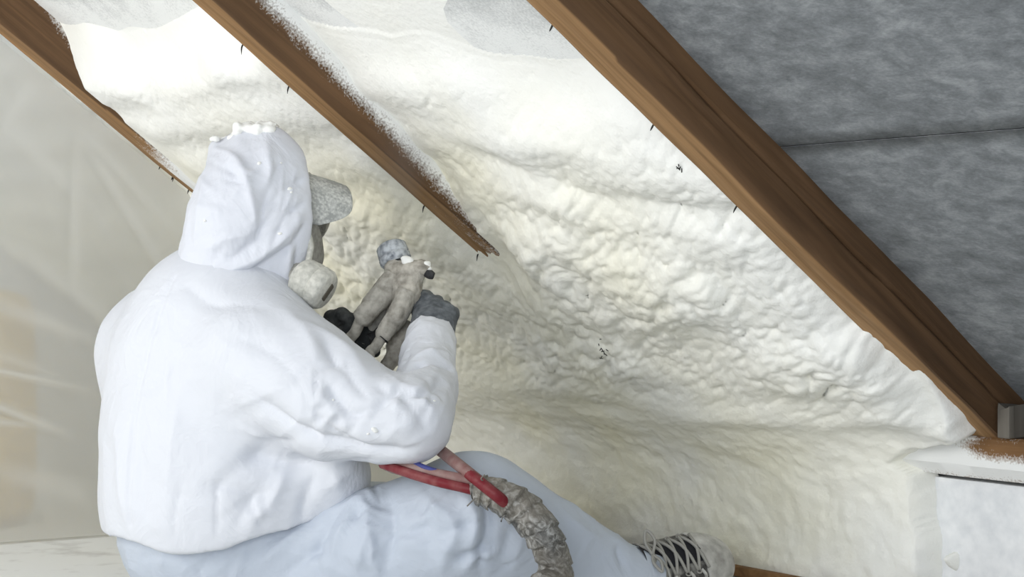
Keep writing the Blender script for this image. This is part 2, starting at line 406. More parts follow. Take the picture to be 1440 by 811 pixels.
# ---- rafters: sawn timbers with splits, wane and torn fibres, local axes x = along eaves, y = down slope, z = outwards
def rafter(e0, label, d0, d1, seed, dustf, crack=True):
    wd, dp = BW, RM-RB+.02; nl = 260; y = np.linspace(d0, d1, nl)
    prof = []                                        # closed profile (x, z, groove depth factor)
    m = 14
    for t in np.linspace(0, 1, m, endpoint=False): prof.append((t*wd, 0, 0, -1))          # bottom
    for t in np.linspace(0, 1, m, endpoint=False): prof.append((wd, t*dp, 1, 0))          # far side
    for t in np.linspace(0, 1, 4, endpoint=False): prof.append((wd*(1-t), dp, 0, 1))      # top
    for t in np.linspace(0, 1, 28, endpoint=False): prof.append((0, dp*(1-t), -1, 0))     # near side
    pr = np.array(prof); k = len(pr)
    Y, X = np.repeat(y[:, None], k, 1), np.repeat(pr[None, :, 0], nl, 0); Z = np.repeat(pr[None, :, 1], nl, 0)
    q = np.stack([X*18, Y*2.5, Z*18], -1).reshape(-1, 3)+seed*7
    rough = (.0035*fbm(q, 3, seed)+.0012*vnoise(np.stack([X*120, Y*12, Z*120], -1).reshape(-1, 3), seed+3)).reshape(nl, k)
    NX, NZ = pr[None, :, 2], pr[None, :, 3]
    # rounded / chipped near arris
    wane = .0015+.006*np.clip(vnoise(np.stack([y*3, 0*y, 0*y+seed], -1), 31), 0, 1)
    cr = np.minimum(np.abs(X), 1)+np.abs(Z); c = np.clip(1-cr/(2.2*wane[:, None]), 0, 1); X = X+c*wane[:, None]*.6; Z = Z+c*wane[:, None]*.6
    X = X+NX*rough; Z = Z+NZ*rough
    if crack:
        zc = dp*(.52+.05*np.sin(y*2.1+seed)+.02*vnoise(np.stack([y*9, 0*y, 0*y+seed], -1), 8))
        side = (pr[None, :, 2] < -.5); g_ = np.exp(-(np.abs(Z-zc[:, None])/.0024)**2)*side; X = X+g_*.011*np.clip(.35+.9*vnoise(np.stack([y*2.4, 0*y, 0*y+2.3*seed], -1), 4)+.45, 0, 1)[:, None]
    bow = .0035*np.sin((y-d0)*2.0+seed); X = X+bow[:, None]
    V = np.stack([X, Y, Z], -1).reshape(-1, 3); F = gridfaces(nl, k, True)
    V = np.vstack([V, [[wd/2, d0, dp/2]], [[wd/2, d1, dp/2]]]); a, b = nl*k, nl*k+1
    FF = [tuple(f) for f in F]+[(a, (j+1) % k, j) for j in range(k)]+[(b, (nl-1)*k+j, (nl-1)*k+(j+1) % k) for j in range(k)]
    du = dustf(V[:, 0]/wd, V[:, 1], V[:, 2]/(RM-RB))
    o = mesh_obj('rafter', V, FF, M_rafter, attrs={'dust': du, 'pale_underside': np.clip(1.6-V[:, 2]/.004, 0, 1)*(V[:, 0] > .004)})
    import bmesh
    bm = bmesh.new(); bm.from_mesh(o.data); bmesh.ops.recalc_face_normals(bm, faces=bm.faces); bm.to_mesh(o.data); bm.free()
    o.data.set_sharp_from_angle(angle=math.radians(50))
    o.matrix_world = Matrix([[ED[k_], DD[k_], ND[k_], roof(e0, 0, RB)[k_]] for k_ in range(3)]+[[0, 0, 0, 1]])
    tag(o, label, 'rafter', 'roof rafters')
    # torn bark splinters along the far lower arris
    for s in range(7):
        yy = random.uniform(max(d0, .75), d1-.15); L = random.uniform(.006, .018)
        pts = np.array([[wd-.002, yy, .002, .0016], [wd+.004, yy+.004, -.003, .0014], [wd+.003+L*.4, yy+L*.7, -.004-L*.3, .0004]])
        sp = tube('splinter', pts, .001, M_dark, None, 6, 5); sp.parent = o
    return o
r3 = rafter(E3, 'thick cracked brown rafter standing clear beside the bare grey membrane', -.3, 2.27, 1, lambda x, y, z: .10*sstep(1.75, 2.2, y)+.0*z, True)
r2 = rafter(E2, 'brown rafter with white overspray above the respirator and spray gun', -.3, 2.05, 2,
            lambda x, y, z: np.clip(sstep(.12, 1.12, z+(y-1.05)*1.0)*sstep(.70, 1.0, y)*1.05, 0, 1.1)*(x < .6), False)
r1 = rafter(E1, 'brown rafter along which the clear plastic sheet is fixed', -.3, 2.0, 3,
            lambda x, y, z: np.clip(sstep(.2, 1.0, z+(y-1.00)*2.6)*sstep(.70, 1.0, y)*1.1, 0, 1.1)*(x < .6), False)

# ---- wall plate with two offcuts behind the big rafter
PZ0, PZ1 = -.336, -.266
def plate():
    u = np.linspace(.4, 5.5, 500); prof = np.array([(2.418, PZ0), (2.396, PZ0+.020), (2.396, PZ0+.32*(PZ1-PZ0)), (2.396, (PZ0+PZ1)/2), (2.396, PZ0+.75*(PZ1-PZ0)), (2.396, PZ1-.004), (2.400, PZ1), (2.48, PZ1), (2.54, PZ1), (2.54, PZ0)])
    k = len(prof); U = np.repeat(u[:, None], k, 1); Hh = np.repeat(prof[None, :, 0], len(u), 0); Z = np.repeat(prof[None, :, 1], len(u), 0)
    r = .002*fbm(np.stack([U*4, Hh*30, Z*30], -1).reshape(-1, 3), 3, 9).reshape(U.shape); Hh = Hh+r; Z = Z+r*.6
    L = np.stack([U, Hh, Z], -1).reshape(-1, 3); F = gridfaces(len(u), k, True)
    zz = (L[:, 2]-PZ0)/(PZ1-PZ0)
    du = np.clip(sstep(2.14, 2.30, L[:, 0])*1.1+1.0*(1-sstep(.40, .60, zz))+.12+.2*(zz > .9), 0, 1.2)*np.where((L[:, 1] > 2.41), .6, 1)
    o = mesh_obj('wall_plate', L, F, M_plank, attrs={'dust': du})
    o.matrix_world = Matrix([[ED[k_], HD[k_], ZD[k_], O[k_]] for k_ in range(3)]+[[0, 0, 0, 1]])
    o.data.set_sharp_from_angle(angle=math.radians(40))
    return tag(o, 'horizontal timber wall plate half buried in white overspray under the rafters', 'beam')
plate()
def offcut(c, ax, half, m, label):
    o = box('wood_offcut', c, ax, half, m, bev=.0015); V = np.array([v.co[:] for v in o.data.vertices])
    top = (V-c)@ax[2] > 0; jag = .006*np.sin(np.arange(len(V))*2.3); V[top] += (jag[top, None]*ax[2])
    o.data.vertices.foreach_set('co', V.astype(np.float32).ravel()); o.data.update(); return tag(o, label, 'wood block', 'offcuts on the wall plate')
ax_ = (ED, HD, ZD)
offcut(O+ED*2.120+HD*2.405+ZD*(PZ1+.0255), ax_, (.012, .020, .0245), M_block, 'pale grey split wood offcut standing on the wall plate')
offcut(O+ED*2.096+HD*2.432+ZD*(PZ1+.015), ax_, (.009, .013, .0145), M_block2, 'small brown wood offcut standing before the pale grey offcut')
# ---- batten on the floor at the foot of the knee wall
bt = box('floor_batten', O+ED*2.9+HD*(2.366)+ZD*(-.56+.012), (ED, HD, ZD), (1.6, .010, .009), M_plank, bev=.002)
tag(bt, 'brown wooden batten lying on the floor along the foot of the foamed wall', 'batten')

# ------------------------------------------------------------------ spray foam: one continuous mass over roof, rafter feet and knee wall
def foam():
    h = .0042
    us = np.concatenate([np.arange(2.10, 4.0, h), np.arange(4.0, 5.2, .012)])
    # base line in the (H, z) plane: membrane down to the knee wall, rounded corner, then the wall
    s_, c_ = math.sin(PITCH), math.cos(PITCH)
    def rp(d): return np.array([d*c_+RM*s_, -d*s_+RM*c_])
    dcorner = (HW-RM*s_)/c_; corner = rp(dcorner)
    top = rp(.70); rr = .26
    a = rp(dcorner-rr); b = corner+np.array([0, -rr*.75]); end = np.array([HW, -.56])
    t = np.linspace(0, 1, 40)[:, None]; bez = (1-t)**2*a+2*t*(1-t)*corner+t*t*b
    line = np.vstack([[top], bez, [end]]); ln = np.concatenate([[0], np.cumsum(np.linalg.norm(np.diff(line, axis=0), axis=1))])
    vs2 = np.arange(0, ln[-1], h); C = np.stack([np.interp(vs2, ln, line[:, k]) for k in (0, 1)], -1)
    T = np.gradient(C, axis=0); T /= np.linalg.norm(T, axis=1)[:, None]
    for _ in range(30): T[1:-1] = (T[:-2]+T[1:-1]*2+T[2:])/4
    T /= np.linalg.norm(T, axis=1)[:, None]
    Nn = np.stack([T[:, 1], -T[:, 0]], -1)           # towards the room
    if Nn[0, 1] > 0: Nn = -Nn
    U, W = np.meshgrid(us, vs2, indexing='ij'); u = U.ravel(); v = W.ravel(); d = v+.70
    vw = ln[-1]-.56+abs(PZ0)                          # v where the wall plate ends
    z3 = 0*u
    q = np.stack([u, v, z3], -1)
    lowf = fbm(q*3.0, 3, 2)
    e_in = u
    bayA = (u < E2+BW*.4)
    # ---- thickness
    prog = d-D0(u)+.02*vnoise(np.stack([u*9, v*9, 0*u], -1), 77)
    tA = .050*sstep(0, .17, prog)+.012*sstep(.12, .20, prog)-.012*sstep(.22, .30, prog)+.022*sstep(.28, .36, prog)+.014*sstep(.4, .75, prog)
    near2 = sstep(.34, 0, E2-u)                       # fillet running up the second rafter
    tA = np.where(bayA, tA*(1-near2*.75*(1-sstep(1.35, 1.66, d)))+near2**3*.012*sstep(1.0, 1.3, d), tA)
    tB = .074*sstep(0, .16, prog)+.012*sstep(.3, .7, prog)
    t_ = np.where(bayA, tA, tB)
    cover = sstep(1.54, 1.78, d+.03*lowf)             # lower down it buries the rafters
    t_ = t_*(1-cover)+cover*.090
    cov1 = sstep(1.25, 1.60, d)*sstep(E1-.30, E1, u); t_ = np.maximum(t_, cov1*.088)
    roofness = 1-sstep(dcorner-.70-.16, dcorner-.70+.10, v)
    t_ = t_*roofness+(1-roofness)*(.046+.006*lowf)
    # ---- bumps
    wx = np.stack([u+.012*vnoise(q*16, 1), v+.012*vnoise(q*16, 2)], -1)
    # lumps are longer the way the gun was swept: up and along the bay
    pa, pb = (wx[:, 0]*.875+wx[:, 1]*.485)/2.3, (wx[:, 0]*-.485+wx[:, 1]*.875); wx = np.stack([pa, pb], -1)
    B1 = dome(wx/.052, 1); B2 = dome(wx/.027+3, 2); B3 = dome(wx/.0150+7, 3); B4 = dome(wx/.0090+5, 4)
    mid = sstep(1.28, 1.55, d)*(1-sstep(dcorner-.70-.20, dcorner-.70-.06, v-.12*sstep(2.7, 2.2, u))); fine = sstep(.02, .16, prog)
    patch = sstep(-.5, .5, fbm(q*5, 2, 33))
    amp1 = mid*.020*(.35+.9*patch); amp2 = mid*.015*(.5+.7*patch)+fine*roofness*.0016; amp3 = mid*.0075+fine*.0042*roofness+.0008; amp4 = mid*.0030+fine*.0030*roofness+.0006
    bump = 1.15*(amp1*B1+amp2*B2+amp3*B3+.6*amp4*B4)
    band = .005*np.sin((d+.03*vnoise(q*3, 6)+.02*u)*2*np.pi/.135)*fine*roofness*(1-.7*mid)
    lump_ = bump*roofness; t_ = t_+bump-lump_*.75+band+.006*lowf*fine*roofness-.012*mid
    # bulging lip where the roof foam turns into the wall, and runs on the wall
    t_ += sstep(2.22, 2.7, u)*.062*np.exp(-((v-(dcorner-.70-.01))/.17)**2)
    lip = np.exp(-((v-(dcorner-.70-.035+.02*lowf))/.035)**2)*.010*(.6+.6*B1)*(.3+sstep(2.9, 2.2, u)); t_ += lip
# beside each rafter it stays shy of the underside until it buries the timber lower down
    for (ee, da_, db_) in ((E3, 2.02, 2.16), (E2, 1.58, 1.74), (E1, 1.27, 1.47)):
        k_ = np.exp(-(np.maximum(np.abs(u-ee-BW/2)-BW/2, 0)/.05)**2)*(1-sstep(da_, db_, d)); lim = RM-RB-.004
        lump_ = lump_*(1-.35*k_); tt_ = t_+.62*lump_; t_ = t_-np.maximum(tt_-lim, 0)*k_-k_*.006*(ee == E3)
    wallm = 1-roofness
    t_ += wallm*(.004*fbm(q*np.array([7, 16, 1]), 3, 8)+.0022*fbm(q*45, 2, 14)+.0035*dome(wx*np.array([.6, 1.3])/.07+2, 6))
    # ---- the outline: stop at the big rafter, ragged edge on the wall
    
    cz = np.repeat(C[None, :, 1], len(us), 0).ravel(); kk = sstep(-.345, -.27, cz)
    edge = np.interp(cz, [-.56, -.35, -.31, -.28, -.245], [2.275, 2.31, 2.315, 2.27, E3+BW*.3])+(1-kk)*(.012*np.sin(v*34)+.012*vnoise(q*28, 12))+sstep(-.2, -.24, cz)*.022*vnoise(q*30, 15)
    lowcov = sstep(1.98, 2.10, d)*roofness; edge = edge-.03*lowcov
    fall = sstep(0, .016+.02*kk, u-edge); t_ = t_*fall-(1-fall)*.012
    t_ = np.where(prog < 0, np.minimum(t_, -.002), t_)
    # thickness is what shows of the second rafter foot: keep its side open higher up
    P2 = C[None]+Nn[None]*t_.reshape(U.shape)[..., None]
    V = O+u[:, None]*ED+P2[..., 0].reshape(-1, 1)*HD+P2[..., 1].reshape(-1, 1)*ZD
    V += (lump_*fall*(prog > .02))[:, None]*(-(ED*.75+HD*.55)*.95-ND*.35)   # lumps swell back towards the gun
    F = gridfaces(len(us), len(vs2)); keep = (t_[F] > -.0035).any(1) & (u[F].max(1) < 6); F = F[keep]
    used = np.zeros(len(V), bool); used[F.ravel()] = True; rem = np.cumsum(used)-1
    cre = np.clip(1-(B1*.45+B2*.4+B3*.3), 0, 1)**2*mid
    fresh = .25+.75*sstep(2.25, 2.9, u)*sstep(1.1, 1.5, d)+.15*wallm
    V = V[used]; F = rem[F]
    N = vnormals(V, F)
    if N[:, 1].mean() > 0: F = F[:, ::-1]
    o = mesh_obj('spray_foam', V, F, M_foam, attrs={'crease': cre[used], 'fresh': fresh[used]})
    return tag(o, 'creamy white lumpy spray foam filling the rafter bays and knee wall', 'foam')
fo_ = foam()
def specks():
    V = np.empty(len(fo_.data.vertices)*3, np.float32); fo_.data.vertices.foreach_get('co', V); V = V.reshape(-1, 3).astype(float); q = pix(V)
    for (px, py, sx, sy, n) in ((846, 496, 7, 12, 12), (953, 238, 5, 8, 6)):
        for _ in range(n):
            x, y = px+random.gauss(0, sx*.6), py+random.gauss(0, sy*.6); d = (q[:, 0]-x)**2+(q[:, 1]-y)**2
            ids = np.argsort(d)[:4]; c = V[ids[np.argmin(V[ids, 1])]]; a = random.uniform(0, 6.28); L = random.uniform(.0015, .004)
            v = np.array([math.cos(a)*L, -.001, math.sin(a)*L]); tube('bark_speck', [c-v, c+np.array([0, -.0012, 0]), c+v], .0008, M_dark, fo_, 5, 5)
specks()

# ------------------------------------------------------------------ plastic sheet hung from the far rafter
ES = E1+BW+.012
def sheet_mat():
    m = mat('plastic_sheet', (.85, .85, .80), .3); g = G(m); nt = g.nt
    tr = g.n('ShaderNodeBsdfTranslucent'); tr.inputs['Color'].default_value = (.86, .85, .80, 1)
    df = g.n('ShaderNodeBsdfDiffuse'); df.inputs['Color'].default_value = (.86, .855, .82, 1)
    rf = g.n('ShaderNodeBsdfRefraction', IOR=1.02, Roughness=.55); rf.inputs['Color'].default_value = (.97, .965, .94, 1)
    gl = g.n('ShaderNodeBsdfGlossy', Roughness=.16)
    m1 = g.n('ShaderNodeMixShader', Fac=.50); g.l(tr.outputs[0], m1.inputs[1]); g.l(df.outputs[0], m1.inputs[2])
    m2 = g.n('ShaderNodeMixShader'); g.l(g.math('MULTIPLY', g.math('SUBTRACT', 1., g.attr('fold_highlight')), .30), m2.inputs[0]); g.l(m1.outputs[0], m2.inputs[1]); g.l(rf.outputs[0], m2.inputs[2])
    fr = g.n('ShaderNodeFresnel', IOR=1.35); m3 = g.n('ShaderNodeMixShader'); g.l(fr.outputs[0], m3.inputs[0]); g.l(m2.outputs[0], m3.inputs[1]); g.l(gl.outputs[0], m3.inputs[2])
    nt.links.new(m3.outputs[0], g.out.inputs[0]); return m
M_sheet = sheet_mat()
def sheet():
    hs = np.linspace(.15, 2.385, 330); ts = np.linspace(0, 1, 260); Hh, Tt = np.meshgrid(hs, ts, indexing='ij'); hh, tt = Hh.ravel(), Tt.ravel()
    ztop = (RB-.004-hh*math.sin(PITCH))/math.cos(PITCH); ztop = np.minimum(ztop, 1.1); zb = -.555
    z = ztop+(zb-ztop)*tt
    z = np.maximum(z, zb)
    off = np.zeros(len(hh)); fold_hl = np.zeros(len(hh)); q = np.stack([hh, z, 0*hh], -1)
    off += .018*fbm(q*np.array([1.6, 1.2, 1]), 2, 3)*sstep(0, .25, tt)
    # taut folds: radiating from the fixing, and long horizontal pulls
    def toH(px, py): # on the sheet plane
        r = np.array([(px-CX)/FPX, 1, -(py-HY)/FPX]); k = ES/(r@ED); P = r*k; return np.array([P@HD, P[2], 0])
    for (p0, p1, amp, wd) in [((-60, 508), (135, 549), .012, .010), ((-60, 545), (100, 612), .024, .012), ((-40, 485), (110, 535), -.005, .02), ((-30, 590), (60, 600), .010, .01),
                              ((110, 190), (260, 420), .008, .014), ((108, 190), (105, 420), .006, .012), ((115, 185), (250, 330), .006, .012), ((0, 160), (130, 300), .005, .018), ((0, 330), (200, 480), .006, .02),
                              ((60, 80), (-60, 300), .006, .02), ((-20, 420), (140, 480), .008, .02), ((0, 660), (140, 700), .008, .03)]:
        d, t = seg_dist(q, [toH(*p0), toH(*p1)]); g_ = np.exp(-(d/wd)**2)*np.sin(np.pi*np.clip(t*.86+.07, 0, 1)); off += .5*amp*g_; fold_hl = np.maximum(fold_hl, np.exp(-(d/(wd*.7))**2)*np.clip(abs(amp)*90, 0, 1)*np.sin(np.pi*np.clip(t*.86+.07, 0, 1)))  # bright highlights along the folds painted in as whiter, less clear film
    off += .0022*fbm(np.stack([hh*9+z*6, z*3-hh*4, 0*hh], -1), 3, 5)
    e = ES+.02*(1-np.exp(-tt*6))+off*sstep(0, .06, tt)
    V = O+e[:, None]*ED+hh[:, None]*HD+z[:, None]*ZD
    o = mesh_obj('plastic_sheet', V, gridfaces(len(hs), len(ts)), M_sheet, attrs={'fold_highlight': fold_hl})
    return tag(o, 'milky translucent plastic sheet hanging from the far rafter to the floor', 'plastic sheet')
sheet()
bk = box('wall_back', O+ED*5.35+HD*1.2+ZD*.2, (ED, HD, ZD), (.04, 1.9, .76), M_wall, bev=.001); struct(bk)
M_gold = dusted('golden_yellow', (.55, .34, .04), (.78, .52, .10), 60, .35, .65)
P_ = O+ED*(ES+.42)+HD*1.44  # rounded golden form stands in for the patch behind the sheet
gp = tube('golden_roll', np.array([[P_[0], P_[1], z, r] for z, r in ((.0, .02), (.003, .15), (.03, .17), (.12, .176), (.30, .178), (.46, .172), (.50, .155), (.515, .11), (.505, .05), (.50, .008))]), .1, M_gold, None, raw=True, k=48,
          fn=lambda i, a, P: .006*vnoise(P.reshape(-1, 3)*14, 5).reshape(a.shape)*(i > 1)*(i < 8)); tag(gp, 'golden yellow roll showing blurred behind the plastic sheet', 'insulation')

# ------------------------------------------------------------------ the worker
TH = math.radians(37); FW = np.array([math.cos(TH), math.sin(TH), 0]); RT = np.array([math.sin(TH), -math.cos(TH), 0])
HT = math.radians(26); tilt = math.radians(-4)
HF = nrm([math.cos(HT)*math.cos(tilt), math.sin(HT)*math.cos(tilt), math.sin(tilt)]); HR = np.array([math.sin(HT), -math.cos(HT), 0]); HU = np.cross(HR, HF)
if HU[2] < 0: HU = -HU
AX = np.array([FW, RT, ZD]); HAX = np.array([HF, HR, HU])
PER = thing('person', (at(330, 745, 3.42)[0], 3.42, 0), 'seated worker in white hooded coverall and respirator aiming a foam spray gun', 'person')

# key joints
sh_r, up_r, el_r, fo_r, wr_r = at(372, 500, 3.25), at(470, 566, 3.15), at(578, 592, 3.08), at(600, 545, 3.19), at(605, 478, 3.30)
sh_l, el_l, wr_l = at(215, 490, 3.56), at(395, 600, 3.74), at(462, 500, 3.50)
hip_r, kn_r, an_r = at(410, 797, 3.36), at(664, 737, 3.18), at(880, 818, 3.27)
hip_l, kn_l, an_l = at(290, 770, 3.55), at(570, 742, 3.70), at(712, 742, 3.80)
headc = at(356, 293, 3.36)

# --- jacket
jk = smin([s_ell(at(297, 560, 3.42), AX, (.170, .230, .235)), s_ell(at(308, 470, 3.41), AX, (.135, .165, .125)), s_ell(at(322, 668, 3.42), AX, (.205, .232, .20)),
           s_ell(at(325, 735, 3.42), AX, (.205, .235, .15)),
           s_ell(at(325, 410, 3.38), AX, (.105, .115, .075)),
           s_chain([(sh_l, .100), (el_l, .07), (wr_l, .046)])], .075)
jk = smin([jk, s_chain([(at(395, 690, 3.31), .115), (at(462, 672, 3.265), .072)])], .05)
jk = smin([jk, s_chain([(sh_r, .110), (up_r, .096), (at(535, 588, 3.10), .072), (el_r, .060)])], .06)
jk = smin([jk, s_chain([(el_r, .060), (fo_r, .053), (at(603, 505, 3.26), .046)])], .022)
hem_n = nrm([.10, 0, -1.0])
def hem(P):
    # the hem dips at the back and rises towards the lap
    x = (P[:, 0]-at(320, 0, 3.4)[0]); zt = at(300, 757, 3.35)[2]+.40*np.maximum(x-.03, 0)+.05*np.maximum(-x-.08, 0)+.006*np.sin(x*30)
    inarm = (P[:, 0] > .0-.18*0+at(505, 0, 3.3)[0])
    return np.where(inarm, -1, zt-P[:, 2])
jacket_f = inter(jk, hem)
def cloth(V, F, amp=1.0, seed=0, sc=1.0):
    N = vnormals(V, F); q = V*sc
    wp = q+.05*np.stack([vnoise(q*6, seed+1), vnoise(q*6, seed+2), vnoise(q*6, seed+3)], -1)
    r1 = 1-np.abs(fbm(wp*5.5, 2, seed+5)); r2 = 1-np.abs(fbm(wp*13, 2, seed+6))
    r3 = 1-np.abs(fbm(wp*27, 2, seed+7)); soft = .45+.55*sstep(-.3, .4, vnoise(q*3.2, seed+9))
    a = (.0085*(r1-.6)+.0040*(r2-.6)+.0008*(r3-.6))*soft
    return V+N*(amp*a)[:, None]
def jacket_disp(V, F):
    V = cloth(V, F, .75, 3)
    L = [([(445, 505), (470, 560), (520, 600)], -.007, .016), ([(360, 560), (420, 610), (520, 640), (580, 632)], -.014, .016), ([(350, 640), (430, 655), (520, 655)], -.012, .014),
         ([(300, 690), (360, 640), (440, 610)], -.008, .014), ([(290, 660), (370, 590)], .005, .016), ([(520, 590), (545, 560)], -.006, .008), ([(530, 540), (570, 560), (600, 600)], -.007, .011),
         ([(560, 545), (590, 552), (630, 535)], -.010, .010), ([(555, 515), (590, 505), (638, 515)], -.012, .008), ([(575, 500), (610, 490), (640, 500)], .006, .012),
         ([(600, 525), (630, 560)], -.006, .01), ([(545, 530), (560, 570)], .006, .012), ([(430, 450), (480, 480), (520, 530)], .006, .02), ([(400, 430), (440, 480), (450, 530)], .006, .018), ([(455, 470), (475, 520)], -.005, .014),
         ([(400, 660), (385, 700), (350, 740)], .007, .016), ([(440, 665), (430, 700), (425, 745)], -.007, .012), ([(470, 665), (480, 690)], .006, .012), ([(360, 690), (330, 740)], -.005, .014),
         ([(250, 560), (240, 640), (230, 740)], .004, .022), ([(200, 560), (195, 640), (205, 740)], -.004, .02), ([(160, 600), (165, 680), (175, 735)], .004, .02), ([(260, 400), (300, 425), (380, 430)], -.006, .018), ([(320, 560), (400, 545)], .004, .02), ([(330, 470), (395, 500)], -.004, .02),
         ([(540, 620), (560, 600), (590, 590)], .004, .012), ([(590, 470+80), (612, 580)], .005, .01)]
    V = folds(V, F, L+creases(34, (420, 480, 630, 630), 3, .0042)+creases(22, (240, 540, 480, 730), 4, .0036)+creases(10, (160, 420, 400, 560), 5, .0022, .009))
    # back seam
    N = vnormals(V, F); S = np.array([front_pt(V, N, *p) for p in SEAM]); d, t = seg_dist(V, spline(S, 30)); return V-N*(.0035*np.exp(-(d/.0045)**2))[:, None]
SEAM = [(243, 388), (222, 440), (203, 500), (190, 560), (184, 620), (180, 680), (180, 735)]
jo = solid('jacket', jacket_f, (-.76, 2.93, .05), (-.06, 3.90, .60), .0052, M_jacket, PER, 2, jacket_disp)
# hem band edge
# --- cuff of the right sleeve
cuff_ax = nrm(wr_r-fo_r)
cf = s_chain([(at(600, 515, 3.24), .046), (at(605, 490, 3.285), .0445), (at(606, 468, 3.325), .040)])
cuff = solid('cuff', inter(cf, s_plane(at(606, 466, 3.318), cuff_ax), neg(s_plane(at(602, 516, 3.235), cuff_ax))), (-.21, 3.13, .36), (-.06, 3.42, .52), .0045, M_jacket, jo, 2,
      lambda V, F: folds(cloth(V, F, .9, 8, 2), F, [([(575, 480), (605, 490), (636, 483)], -.006, .008), ([(580, 505), (610, 500), (636, 510)], .006, .01)]))
# --- trousers
tr = smin([s_ell(at(327, 752, 3.43), AX, (.195, .215, .155)), s_chain([(hip_r, .115), (at(545, 774, 3.24), .113), (kn_r, .103)]), s_chain([(kn_r, .102), (at(765, 773, 3.21), .088), (at(862, 817, 3.255), .072), (at(915, 835, 3.285), .068)]),
           s_chain([(hip_l, .12), (kn_l, .083), (an_l, .066)])], .06)
foot_cut = nrm(at(900, 819, 3.28)-at(800, 774, 3.22))
tr_f = inter(tr, lambda P: .003-P[:, 2], lambda P: np.where(P[:, 1] > 3.52, -1, s_plane(at(910, 829, 3.277), foot_cut)(P)))
def tr_disp(V, F):
    V = cloth(V, F, 1.0, 21)
    L = [([(505, 690), (520, 740), (500, 800)], .010, .018), ([(540, 680), (550, 730), (540, 805)], -.008, .016), ([(600, 700), (640, 740), (620, 800)], .009, .016), ([(650, 690), (672, 730), (660, 790)], .012, .014), ([(675, 690), (688, 730), (676, 790)], -.014, .012),
         ([(640, 790), (665, 775), (690, 770)], -.008, .010), ([(580, 660), (600, 690), (590, 730)], -.005, .016), ([(560, 760), (600, 770)], .006, .02), ([(720, 740), (705, 790)], -.007, .014), ([(735, 750), (722, 800)], .006, .014),
         ([(800, 730), (850, 760)], .004, .014), ([(870, 765), (880, 800)], -.006, .009), ([(470, 720), (440, 770), (400, 805)], -.009, .014), ([(490, 720), (465, 780)], .008, .012), ([(420, 740), (370, 790)], .006, .014), ([(300, 770), (280, 805)], -.005, .014), ([(230, 765), (225, 800)], .005, .014)]
    return folds(V, F, L+creases(34, (480, 670, 720, 805), 6, .0048, .007)+creases(10, (740, 700, 890, 800), 7, .003)+creases(14, (180, 760, 460, 805), 8, .004))
solid('trousers', tr_f, (-.78, 3.02, -.01), (.30, 4.05, .36), .0056, M_trousers, PER, 2, tr_disp)
# --- hood
def hp(px, py, Y=3.36): return at(px, py, Y)
hd_out = smin([s_ell(hp(352, 292), HAX, (.096, .100, .118)), s_chain([(hp(309, 213, 3.38), .014), (hp(350, 203, 3.36), .028), (hp(380, 197, 3.35), .018)]), s_chain([(hp(345, 330), .094), (hp(330, 372, 3.37), .096), (hp(322, 388, 3.38), .092)]),
               s_chain([(hp(400, 330, 3.345), .048), (hp(404, 400, 3.335), .031)]), s_chain([(hp(396, 240, 3.35), .042), (hp(404, 310, 3.345), .050)])], .05)
hd_out = smin([hd_out, s_chain([(hp(303, 206, 3.385), .006), (hp(330, 225, 3.37), .03)])], .025)
hd_cav = smin([s_ell(headc+HF*.045, HAX, (.098, .068, .095)), s_chain([(headc+HF*.06-HU*.08, .060), (headc+HF*.16-HU*.10, .062)]), s_chain([(headc+HF*.05, .070), (headc+HF*.2, .072)])], .03)
hood_cut = s_plane(hp(436, 310, 3.31), nrm(HF*1.0+HU*.05+HR*.05))
hood_f = inter(hd_out, neg(hd_cav), hood_cut, lambda P: at(330, 399, 3.37)[2]+.12*(P[:, 0]-at(330, 0, 3.37)[0])*-1-P[:, 2])
def hood_disp(V, F):
    V = cloth(V, F, .8, 40, 1.5)
    L = [([(300, 205), (335, 225), (352, 270), (362, 320)], .008, .010), ([(375, 200), (380, 235), (378, 260)], .007, .010), ([(425, 300), (390, 345), (330, 375), (262, 385)], .009, .012), ([(430, 318), (405, 350), (350, 385)], -.008, .008),
         ([(370, 310), (360, 340), (325, 365)], -.006, .010), ([(385, 250), (372, 290), (366, 330)], -.005, .010), ([(400, 265), (430, 250)], -.006, .007), ([(405, 300), (432, 285)], -.007, .006), ([(270, 290), (310, 300)], .004, .012),
         ([(290, 350), (320, 335), (350, 330)], .005, .012), ([(285, 220), (280, 280), (268, 340)], .004, .012), ([(410, 330), (405, 390)], .006, .010), ([(420, 340), (415, 390)], -.006, .007), ([(345, 385), (360, 402), (395, 412)], -.006, .007)]
    return folds(V, F, L+creases(26, (285, 225, 425, 395), 9, .0030, .005))
ho = solid('hood', hood_f, (-.62, 3.18, .50), (-.30, 3.56, .86), .0042, M_hood, PER, 2, hood_disp)
def lumps(c, spread, n, r0, r1, seed):
    rg = np.random.default_rng(seed); L = []
    for _ in range(n):
        o = rg.uniform(-1, 1, 3)*np.asarray(spread); L.append(s_ell(np.asarray(c)+o, np.eye(3), np.array([1.3, 1.2, .75])*rg.uniform(r0, r1)))
    return L
crs = lumps(hp(356, 182, 3.35), (.030, .03, .012), 46, .004, .008, 3)+lumps(hp(325, 196, 3.36), (.028, .026, .003), 24, .004, .007, 5)+lumps(hp(376, 180, 3.345), (.012, .02, .008), 18, .004, .008, 6)
solid('foam_crust', smin(crs, .006), (-.54, 3.27, .73), (-.38, 3.44, .85), .0024, M_crumb, ho, 1, lambda V, F: V+vnormals(V, F)*(.0015*fbm(V*130, 2, 5))[:, None])
